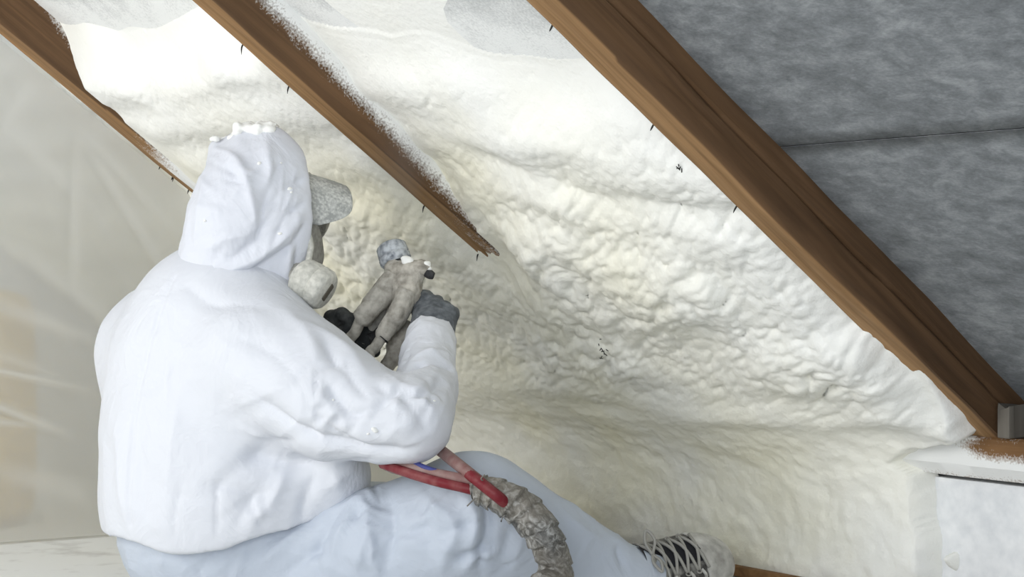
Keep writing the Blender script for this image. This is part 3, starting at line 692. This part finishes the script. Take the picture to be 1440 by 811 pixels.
# --- body inside the clothes: one continuous figure
nose = headc+HF*.088-HU*.012
bd = smin([s_ell(headc, HAX, (.080, .068, .098)), s_ell(headc+HF*.022-HU*.055, HAX, (.058, .052, .055)), s_cone(headc-HU*.07-HF*.02, at(322, 420, 3.41), .055, .060),
           s_cone(nose+HU*.025, nose-HU*.02+HF*.012, .008, .013), s_ell(headc+HR*.068-HF*.01, HAX, (.02, .010, .028)), s_ell(headc-HR*.068-HF*.01, HAX, (.02, .010, .028)),
           s_ell(headc+HF*.074-HU*.052, HAX, (.008, .022, .006)), s_ell(headc+HF*.074-HU*.063, HAX, (.008, .020, .006)),
           s_ell(at(300, 555, 3.42), AX, (.125, .175, .19)), s_ell(at(322, 670, 3.42), AX, (.14, .17, .17)), s_ell(at(327, 755, 3.43), AX, (.14, .16, .11)),
           s_chain([(sh_r, .065), (up_r, .055), (el_r, .042), (fo_r, .036), (wr_r, .027)]), s_cone(wr_r, at(607, 450, 3.34), .026, .024),
           s_chain([(sh_l, .065), (el_l, .042), (wr_l, .028)]), s_cone(wr_l, at(478, 474, 3.46), .026, .022),
           s_cone(at(310, 480, 3.41), sh_r, .07, .07), s_cone(at(310, 480, 3.41), sh_l, .07, .07),
           s_chain([(hip_r, .085), (kn_r, .06), (an_r, .040)]), s_chain([(hip_l, .085), (kn_l, .058), (an_l, .040)])], .035)
solid('body', inter(bd, lambda P: .02-P[:, 2]), (-.76, 2.98, 0), (.30, 4.02, .80), .0095, M_skin, PER, 1)
for s in (-1, 1):
    e = headc+HF*.070+HR*.031*s+HU*.008
    solid('eye', s_ell(e, HAX, (.012,)*3), e-.016, e+.016, .003, M_eye, PER); solid('iris', s_ell(e+HF*.0085, HAX, (.0045, .006, .006)), e+HF*.0085-.009, e+HF*.0085+.009, .0016, M_iris, PER)
# --- cap: the peak sticks out of the hood
def brim():
    nu, nv = 30, 40; a = np.linspace(-1, 1, nv); V = []
    base = headc+HF*.064+HU*.0
    for layer in (0, .0035):
        for i in range(nu):
            for j in range(nv):
                s = a[j]; ext = .094*(1-abs(s)**3.4*.25); edge = i/(nu-1); rr = np.clip((abs(s)-.62)/.38, 0, 1)
                L = ext*edge*(1-.62*rr**2.5)
                ang = s*math.radians(100); R = .078+layer
                V.append(base+HF*L+HR*(R*math.sin(ang)*.98)+HU*(R*math.cos(ang)*.96-.007-.07*L-1.1*L*L))
    n = nu*nv; F = gridfaces(nu, nv); rim = []
    per = [(i, 0) for i in range(nu)]+[(nu-1, j) for j in range(1, nv)]+[(i, nv-1) for i in range(nu-2, -1, -1)]+[(0, j) for j in range(nv-2, 0, -1)]
    ids = [i*nv+j for i, j in per]
    for p, q in zip(ids, ids[1:]+ids[:1]): rim.append((p, q, q+n, p+n))
    return mesh_obj('cap_peak', np.array(V), np.vstack([F[:, ::-1], F+n, np.array(rim)]), M_cap, PER)
brim()
# --- respirator: rubber face piece, visor, two filter cartridges
fp = smin([s_ell(headc+HF*.072-HU*.018, HAX, (.050, .066, .088)), s_ell(headc+HF*.082-HU*.078, HAX, (.048, .042, .040))], .03)
resp = solid('respirator', inter(fp, neg(s_ell(headc+HF*.03-HU*.02, HAX, (.066, .060, .095)))), headc-.16, headc+.2, .0042, M_mask, PER, 2)
vz = inter(s_ell(headc+HF*.078+HU*.000, HAX, (.060, .064, .066)), neg(s_ell(headc+HF*.074+HU*.000, HAX, (.058, .062, .068))), neg(s_plane(headc+HF*.086, HF)))
vis = solid('visor', vz, headc-.1, headc+.2, .0032, M_visor, resp, 1)
tube('visor_rim', [headc+HF*.096+HR*.062*math.cos(t)+HU*(.004+.062*math.sin(t))-HF*.03*abs(math.cos(t)) for t in np.linspace(0, 2*math.pi, 30)], .005, M_cart, resp, 60, 8)
cax = nrm(HF*.66+HR*.66-HU*.42)
for s in (1, -1):
    ca = cax if s > 0 else cax-2*HR*(cax@HR)
    c0 = at(443, 401, 3.285) if s > 0 else None
    if s < 0: c0 = headc+((at(443, 401, 3.285)-headc)-2*HR*((at(443, 401, 3.285)-headc)@HR))
    prof = [(-.040, .020), (-.034, .030), (-.024, .0355), (-.004, .0365), (.000, .0345), (.003, .0365), (.018, .0355), (.024, .031), (.026, .027), (.0262, .0)]
    pts = np.array([[*(c0+ca*t), r] for t, r in prof]); ca_o = tube('filter_cartridge', pts, .03, M_cart, resp, k=32, raw=True)
    ca_o.data.set_sharp_from_angle(angle=math.radians(45))
    sl = s_box(c0+ca*.0262, np.array([ca, nrm(np.cross(ca, HR)), nrm(np.cross(ca, np.cross(ca, HR)))]), (.002, .016, .007), .0018)
    solid('filter_slot', sl, c0+ca*.026-.024, c0+ca*.026+.024, .0018, M_slot, resp, 1)
    cn = tube('filter_mount', [c0-ca*.034, headc+HF*.075+HR*.03*s-HU*.075], .017, M_mask, resp, 10, 14)
tube('head_strap', spline([at(432, 325, 3.31), at(437, 345, 3.305), at(434, 365, 3.30), at(430, 385, 3.30)], 12), .0055, M_cart, resp, 20, 8)

# --- gloves
def finger(a, dirs, L, r):
    pts = [(np.asarray(a), r)]; p = np.asarray(a)
    for d, l in zip(dirs, L): p = p+nrm(d)*l; r *= .93; pts.append((p, r))
    return s_chain(pts)
# right hand: a fist round the pistol grip, back of the hand to the room
def glove_right():
    w0 = at(606, 476, 3.315); k_i = at(592, 421, 3.375); k_p = at(631, 443, 3.335)
    up = nrm(at(610, 420, 3.36)-w0); acr = nrm(k_p-k_i); back = nrm(np.cross(acr, up)); back = back if back[1] < 0 else -back
    fs = [s_cone(w0-up*.015, w0+up*.02, .034, .033)]
    for q in range(4):
        k = k_i+(k_p-k_i)*(q/3.0); fs.append(s_cone(w0+(k-w0)*.25, k, .024, .0155))
    palm = smin(fs, .02); fl = []
    lens = [(.036, .026, .020), (.040, .029, .021), (.037, .027, .020), (.030, .021, .018)]
    for q in range(4):
        k = k_i+(k_p-k_i)*(q/3.0)+up*.002
        fl.append(finger(k, [up*.55-back*.75-acr*.05, -up*.55-back*.6-acr*.45, -up*.7+back*.45-acr*.3], lens[q], .0135-.0007*q))
    th = finger(w0+(k_i-w0)*.45-acr*.012-back*.004, [up*.8-acr*.65-back*.2, up*.8-acr*.1-back*.55, up*.2+acr*.2-back*.9], (.034, .028, .022), .0145)
    f = smin([palm, smin([smin([x], .01) for x in fl], .003), th], .008)
    return solid('glove', f, w0-np.array([.09, .07, .06]), w0+np.array([.09, .15, .12]), .0030, M_glove, PER, 1, lambda V, F: V+vnormals(V, F)*(.0012*fbm(V*90, 2, 4))[:, None])
glove_right()
def glove_left():
    w0 = at(466, 492, 3.475); hand = at(486, 462, 3.435); up = nrm(hand-w0); vw_ = np.array([0, -1., 0]); acr = nrm(np.cross(up, vw_))
    fs = [s_cone(w0, w0+up*.03, .03, .03)]
    ks = [w0+up*.062+acr*x-vw_*.004 for x in (-.030, -.010, .010, .030)]
    fs += [s_cone(w0+up*.02, k, .022, .015) for k in ks]; palm = smin(fs, .02); fl = []
    for q, k in enumerate(ks):
        fl.append(finger(k, [up*.8+vw_*.25+acr*.35, acr*.7+vw_*.55-up*.1, acr*.3+vw_*.4-up*.7], ((.034, .024, .02), (.038, .026, .02), (.036, .025, .02), (.03, .02, .018))[q], .0125))
    th = finger(w0+up*.035+vw_*.02, [up*.72+vw_*.62-acr*.10, up*.35+acr*.9+vw_*.1, acr*1.0+up*.12], (.026, .026, .022), .0138)
    f = smin([palm, smin(fl, .003), th], .008)
    return solid('glove', f, w0-np.array([.09, .12, .06]), w0+np.array([.14, .09, .14]), .0030, M_glove2, PER, 1, lambda V, F: V+vnormals(V, F)*(.0012*fbm(V*90, 2, 9))[:, None])
glove_left()
# --- foam crumbs stuck on the suit
for (px, py, r) in ((525, 606, .0045), (516, 611, .002), (362, 228, .003), (410, 262, .0032), (396, 226, .002), (286, 313, .0025), (395, 326, .003), (412, 268, .002), (470, 560, .0018), (612, 560, .002)):
    src = jo if py > 410 else bpy.data.objects['hood']
    V = np.empty(len(src.data.vertices)*3, np.float32); src.data.vertices.foreach_get('co', V); V = V.reshape(-1, 3).astype(float)
    q = pix(V); d = np.hypot(q[:, 0]-px, q[:, 1]-py); ids = np.where(d < 4)[0]; ids = ids if len(ids) else np.argsort(d)[:3]
    c = V[ids[np.argmin(V[ids, 1])]]
    solid('foam_crumb', smin(lumps(c, (r*.5,)*3, 4, r*.6, r, int(px)), r*.5), c-r*3, c+r*3, r*.45, M_crumb, src, 1)

# --- shoe: low lace-up, rolled onto its outer edge
sf = nrm([.84, .46, .19]); sl_ = np.array([.35, -.55, -.76]); sl_ = nrm(sl_-sf*(sl_@sf)); su = np.cross(sl_, sf)
toe = at(1027, 772, 3.39); SC = 1.12; so_ = toe-sf*.285*SC-su*.045*SC
SA = np.array([sf, sl_, su])
def S(x, y, z): return so_+(sf*x+sl_*y+su*z)*SC
shb = smin([s_ell(S(.225, .004, .032), SA, SC*np.array((.060, .050, .040))), s_ell(S(.16, .0, .040), SA, SC*np.array((.085, .046, .045))), s_ell(S(.06, -.002, .045), SA, SC*np.array((.060, .037, .055))), s_cone(S(.055, 0, .06), S(.065, 0, .095), SC*.040, SC*.040), s_cone(S(.11, 0, .065), S(.20, 0, .035), SC*.036, SC*.036)], .03)
shoe_f = inter(shb, neg(s_plane(S(0, 0, .004), su)), s_plane(S(.06, 0, .098), nrm(su-sf*.25)), neg(s_cone(S(.06, 0, .085), S(.075, 0, .16), SC*.034, SC*.040)))
lo_, hi_ = np.min([S(x, y, z) for x in (-.03, .31) for y in (-.07, .07) for z in (-.02, .16)], axis=0), np.max([S(x, y, z) for x in (-.03, .31) for y in (-.07, .07) for z in (-.02, .16)], axis=0)
shoe = solid('shoe', inter(shoe_f, s_plane(S(.222, 0, .03), nrm(sf+.18*su))), lo_, hi_, .0032, M_shoe, PER, 1)
solid('toe_cap', inter(smin([lambda P: shb(P)-.0022], .001), neg(s_plane(S(.004, 0, .004), su)), neg(s_plane(S(.219, 0, .03), nrm(sf+.18*su)))), lo_, hi_, .0032, M_toe, shoe, 2)
sole = smin([s_ell(S(.215, .004, .0), SA, SC*np.array((.076, .056, .05))), s_ell(S(.13, 0, .0), SA, SC*np.array((.10, .046, .05))), s_ell(S(.055, 0, .0), SA, SC*np.array((.062, .042, .05)))], .02)
solid('sole', inter(sole, s_plane(S(0, 0, .010), su), neg(s_plane(S(0, 0, -.016), su))), lo_, hi_, .0034, M_sole, shoe, 1)
def on_shoe(x, y):
    """surface point of the upper above (x, y)"""
    z = .16
    for _ in range(60):
        d = shb(np.array([S(x, y, z)]))[0]
        if d < .0006: break
        z -= max(d*.8, .0006)/SC
    return S(x, y, z)
collar = [on_shoe(.06+.055*math.cos(t), .036*math.sin(t))*0+S(.064+.052*math.cos(t), .038*math.sin(t), .090+.008*math.cos(t)) for t in np.linspace(0, 2*math.pi, 24)]
tube('collar', collar, .008, M_collar, shoe, 50, 10)
# tongue/throat and laces
tv = np.array([on_shoe(x, y)+su*.0012 for x in np.linspace(.098, .215, 26) for y in np.linspace(-.020, .020, 12)])
mesh_obj('tongue', np.vstack([tv, tv-su*.004]), np.vstack([gridfaces(26, 12), gridfaces(26, 12)[:, ::-1]+len(tv)]), M_collar, shoe)
xs_ = np.linspace(.110, .195, 5)
for i, x in enumerate(xs_):
    for s in (-1, 1):
        pts = [on_shoe(x, s*.031)+su*.003, on_shoe(x+.006, s*.010)+su*.0055, on_shoe(x+.012, -s*.010)+su*.0045, on_shoe(x+.019, -s*.031)+su*.003]
        tube('lace', pts, .0028, M_lace, shoe, 14, 6)
        e = on_shoe(x, s*.032)+su*.0012; tube('eyelet', [e+sf*.004*math.cos(t)+sl_*.004*math.sin(t) for t in np.linspace(0, 2*math.pi, 10)], .0014, M_lace, shoe, 18, 6)
k0 = on_shoe(.116, .0)+su*.006
for (p1, p2, p3) in (((-.004, -.022, .006), (.006, -.040, .012), (.012, -.020, .010)), ((.004, .018, .006), (-.004, .036, .006), (-.010, .018, .006))):
    tube('lace_bow', [k0, k0+sf*p1[0]+sl_*p1[1]+su*p1[2], k0+sf*p2[0]+sl_*p2[1]+su*p2[2], k0+sf*p3[0]+sl_*p3[1]+su*p3[2], k0], .0026, M_lace, shoe, 30, 6)
for s in (-1, 1): tube('lace_end', [k0, k0+sl_*.015+sf*.006*s+su*.003, k0+sl_*.03+sf*.014*s-su*.004, k0+sl_*.045+sf*.016*s-su*.016], .0025, M_lace, shoe, 14, 6)
for x0, s in ((.150, 1), (.178, 1), (.20, 1)):   # stitched side overlays
    tube('side_strip', [on_shoe(x0, .030)+su*.001, on_shoe(x0+.006, .040)+su*.001+sl_*.001, S(x0+.010, .047, .022)], .0030, M_toe, shoe, 10, 6)
tube('toe_seam', [on_shoe(.222-.18*.0, y)+su*.0005-sf*(.004+.10*max(0, .0)) for y in np.linspace(-.036, .036, 9)], .0022, M_collar, shoe, 24, 6)

# the other shoe, on the foot behind the bent leg
f2 = nrm([.5, .86, 0]); u2 = nrm(np.array([-.3, .2, .9])-f2*(f2@np.array([-.3, .2, .9]))); l2 = np.cross(f2, u2)
R2m = np.outer(f2, sf)+np.outer(l2, sl_)+np.outer(u2, su); t2 = an_l+np.array([-.035, .0, -.012])-R2m@S(.06, 0, .055)
sh2 = shoe.copy(); COL.objects.link(sh2); sh2.parent = PER; sh2.matrix_parent_inverse = Matrix.Translation(-Vector(PER.location))
sh2.matrix_basis = Matrix([[*R2m[k], t2[k]] for k in range(3)]+[[0, 0, 0, 1]])
for ch in list(shoe.children):
    c2 = ch.copy(); COL.objects.link(c2); c2.parent = sh2
# ------------------------------------------------------------------ spray gun
GUN = thing('spray_gun', at(570, 420, 3.37), 'foam crusted spray gun with grey nozzle held in both gloves', 'spray gun')
g0, g1 = at(573, 405, 3.37), at(556, 352, 3.40)
gax = nrm(g1-g0)
lump = lambda V, F: V+vnormals(V, F)*(.0020*fbm(V*55, 3, 2)+.0012*fbm(V*150, 2, 7))[:, None]
body = smin([s_cone(at(556, 378, 3.385), at(566, 400, 3.37), .019, .022), s_cone(at(578, 382, 3.37), at(574, 415, 3.36), .020, .021), s_cone(at(570, 410, 3.36), at(566, 432, 3.36), .019, .013), s_cone(at(574, 392, 3.372), at(592, 376, 3.36), .017, .013), s_cone(at(578, 410, 3.38), at(600, 448, 3.375), .014, .014), s_cone(at(560, 405, 3.38), at(552, 450, 3.385), .018, .012)], .014)
solid('gun_body', body, at(535, 470, 3.33)-.02, at(615, 350, 3.43)+.02, .0028, M_gun, GUN, 1, lump)
nz = np.array([[*(at(558, 372, 3.395)+gax*t), r] for t, r in ((-.004, .017), (0, .0205), (.003, .0255), (.006, .0272), (.016, .0272), (.017, .0252), (.0195, .0268), (.035, .0262), (.039, .0215), (.040, .012), (.0402, 0))])
no = tube('nozzle_cap', nz, .02, M_nozzle, GUN, k=32, raw=True, fn=lambda i, a, P: .0007*np.sin(a*14)*(i > 2)*(i < 7)+.0006*vnoise(P.reshape(-1, 3)*120, 3).reshape(a.shape))
rg_ = np.array([[*(at(558, 372, 3.395)+gax*t), r] for t, r in ((-.010, .016), (-.009, .021), (-.001, .0225), (.004, .020))]); tube('nozzle_ring', rg_, .02, M_black, no, k=28, raw=True)
tube('nozzle_tip', [at(556, 352, 3.40)+gax*.0, at(556, 352, 3.40)+gax*.016], .007, M_nozzle, no, 6, 14)
solid('foam_blob', smin(lumps(at(573, 368, 3.362), (.006, .003, .006), 9, .003, .005, 9), .005), at(573, 368, 3.362)-.022, at(573, 368, 3.362)+.022, .002, M_crumb, no, 1)
tube('side_port', np.array([[*at(589, 378, 3.358), .014], [*at(596, 377, 3.353), .013], [*at(602, 381, 3.35), .0095]]), .01, M_gun, GUN, 10, 18)
solid('port_foam', smin(lumps(at(600, 374, 3.35), (.005, .003, .006), 9, .003, .005, 12), .005), at(600, 374, 3.35)-.02, at(600, 374, 3.35)+.02, .002, M_crumb, GUN, 1)
tube('port_plug', np.array([[*at(600, 383, 3.35), .008], [*at(605, 386, 3.348), .008], [*at(610, 388, 3.347), .006]]), .01, M_black, GUN, 8, 14)
wob = lambda amp, s: (lambda i, a, P: amp*fbm(P.reshape(-1, 3)*60, 3, s).reshape(a.shape))
tube('hose_sleeve', np.array([[*at(556, 388, 3.375), .020], [*at(540, 412, 3.37), .021], [*at(522, 432, 3.365), .0195], [*at(508, 449, 3.36), .017], [*at(505, 452, 3.36), .008]]), .018, M_sleeve, GUN, 40, 20, wob(.0018, 3))
tube('hose_sleeve', np.array([[*at(573, 408, 3.35), .018], [*at(562, 438, 3.345), .0185], [*at(548, 458, 3.34), .0165], [*at(538, 473, 3.335), .0135], [*at(536, 476, 3.335), .007]]), .016, M_sleeve, GUN, 40, 20, wob(.0020, 5))
tube('hose_sleeve', np.array([[*at(572, 452, 3.385), .013], [*at(560, 480, 3.375), .017], [*at(553, 497, 3.37), .014], [*at(545, 515, 3.36), .013], [*at(542, 522, 3.36), .008]]), .015, M_sleeve, GUN, 40, 18, wob(.003, 6))
for (p, r) in ((at(507, 450, 3.36), .0125), (at(537, 475, 3.335), .0118)):
    a_ = nrm(at(540, 412, 3.37)-at(505, 452, 3.36)); b_ = nrm(np.cross(a_, [0, 1., 0])); c_2 = np.cross(a_, b_)
    tube('sleeve_ring', [p+b_*r*math.cos(t)+c_2*r*math.sin(t) for t in np.linspace(0, 2*math.pi, 20)], .0016, M_black, GUN, 40, 6)
tube('trigger', np.array([[*at(562, 430, 3.40), .008], [*at(548, 452, 3.40), .009], [*at(532, 470, 3.395), .010], [*at(518, 476, 3.39), .008]]), .009, M_black, GUN, 24, 14, wob(.002, 8))
tube('hand_guard', np.array([[*at(556, 412, 3.40), .011], [*at(540, 436, 3.405), .012], [*at(522, 462, 3.405), .012], [*at(510, 484, 3.40), .012]]), .011, M_mask, GUN, 24, 14, wob(.002, 9))

# ------------------------------------------------------------------ hoses
HOSE = thing('spray_hose', (at(780, 800, 3.05)[0], 2.95, 0), 'red hoses gathered into a silver tape wrapped bundle across the bent knee', 'hose')
tube('hose', [at(507, 449, 3.36), at(500, 466, 3.36), at(490, 482, 3.36), at(492, 520, 3.32), at(512, 590, 3.27), at(540, 650, 3.14), at(590, 662, 3.085)], .0098, M_sleeve, HOSE, 70, 14)
tube('hose', [at(537, 474, 3.335), at(528, 488, 3.33), at(519, 502, 3.325), at(522, 560, 3.29), at(540, 600, 3.25), at(560, 640, 3.13), at(585, 655, 3.09)], .0095, M_sleeve, HOSE, 70, 14)
tube('hose', [at(543, 520, 3.36), at(548, 545, 3.33), at(570, 580, 3.26), at(596, 612, 3.19), at(612, 630, 3.14)], .011, M_hose, HOSE, 50, 14)
tube('red_hose', [at(535, 647, 3.13), at(570, 654, 3.085), at(610, 665, 3.045), at(645, 672, 3.02), at(690, 682, 3.02)], .0080, M_reddust, HOSE, 50, 14)
tube('red_hose', [at(538, 652, 3.115), at(575, 665, 3.065), at(615, 677, 3.028), at(650, 685, 3.012), at(690, 696, 3.01)], .0078, M_red, HOSE, 50, 14)
tube('red_hose', [at(598, 616, 3.17), at(630, 642, 3.08), at(665, 670, 3.005), at(695, 694, 2.980), at(716, 711, 2.992)], .0092, M_red, HOSE, 50, 14)
tube('hose_dust', [at(598, 616, 3.169), at(630, 641.5, 3.079), at(655, 661.5, 3.022), at(672, 675, 2.999)], .0095, M_reddust, HOSE, 30, 14)
tube('blue_cable', [at(560, 645, 3.10), at(580, 650, 3.075), at(600, 658, 3.05), at(630, 668, 3.03)], .0042, M_blue, HOSE, 30, 10)
bp = np.array([[*at(664, 690, 3.015), .012], [*at(672, 690, 3.013), .021], [*at(700, 696, 3.010), .026], [*at(735, 716, 3.005), .0285], [*at(762, 748, 3.0), .0285], [*at(778, 785, 3.0), .0265], [*at(780, 815, 3.0), .0275], [*at(762, 868, 2.96), .028], [*at(700, 888, 2.86), .027], [*at(600, 892, 2.83), .027]])
bp[-3:, 2] = [.075, .034, .030]
def wrapfn(i, a, P):
    n = i.max(); t = i*1.0
    ph = (t*.075+a/(2*np.pi)*1.0+.15*np.sin(t*.21)); saw = ph-np.floor(ph)
    return .0042*(saw-.5)+.0012*fbm(P.reshape(-1, 3)*85, 3, 4).reshape(a.shape)
tube('tape_wrap', bp, .027, M_wrap, HOSE, 190, 30, wrapfn)
for k, (i0, pt) in enumerate(((0, (668, 700)), (1, (712, 722)), (2, (690, 706)), (3, (682, 678)))):
    p = at(*pt, 2.985); tube('loose_strand', [p, p+np.array([-.006, -.004, .006*(1 if k == 3 else -1)]), p+np.array([-.012+.008*k*.5, -.003, .012*(1 if k == 3 else -1)])], .0011, M_wrap, HOSE, 8, 5)

# ------------------------------------------------------------------ the spray plume
def mist():
    a = at(556, 340, 3.405); b = roof(2.93, 1.30, RB+.045); ax3 = b-a; L = np.linalg.norm(ax3)
    pts = np.array([[*(a+ax3*t), .008+.085*t] for t in np.linspace(0, 1, 12)])
    m = bpy.data.materials.new('spray_mist'); m.use_nodes = True; nt = m.node_tree; nt.nodes.clear()
    out = nt.nodes.new('ShaderNodeOutputMaterial'); vol = nt.nodes.new('ShaderNodeVolumeScatter'); vol.inputs['Color'].default_value = (.95, .95, .93, 1)
    tc = nt.nodes.new('ShaderNodeTexCoord'); sp = nt.nodes.new('ShaderNodeSeparateXYZ'); nt.links.new(tc.outputs['Object'], sp.inputs[0])
    def mth(op, x, y=0.):
        n = nt.nodes.new('ShaderNodeMath'); n.operation = op
        for i, v in enumerate((x, y)):
            if isinstance(v, bpy.types.NodeSocket): nt.links.new(v, n.inputs[i])
            else: n.inputs[i].default_value = v
        return n.outputs[0]
    t = mth('DIVIDE', sp.outputs[2], L); r = mth('SQRT', mth('ADD', mth('POWER', sp.outputs[0], 2.), mth('POWER', sp.outputs[1], 2.)))
    rad = mth('ADD', mth('MULTIPLY', t, .085), .008); x = mth('SUBTRACT', 1., mth('DIVIDE', r, rad)); x = mth('MAXIMUM', x, 0.)
    nz_ = nt.nodes.new('ShaderNodeTexNoise'); nz_.inputs['Scale'].default_value = 22; nt.links.new(tc.outputs['Object'], nz_.inputs['Vector'])
    dens = mth('MULTIPLY', mth('POWER', x, 1.3), mth('DIVIDE', 2.2, mth('ADD', mth('MULTIPLY', t, .9), .10)))
    dens = mth('MULTIPLY', dens, mth('ADD', mth('MULTIPLY', nz_.outputs[0], .9), .5)); nt.links.new(dens, vol.inputs['Density']); nt.links.new(vol.outputs[0], out.inputs['Volume'])
    o = tube('spray_mist', np.array([[0, 0, L*t_, .010+.088*t_] for t_ in np.linspace(0, 1, 12)]), .01, m, None, raw=True, k=24)
    o.location = a; o.rotation_euler = Vector(ax3).to_track_quat('Z', 'Y').to_euler(); o['kind'] = 'stuff'
    return tag(o, 'fine white foam mist rising from the spray gun nozzle', 'mist')
mist()
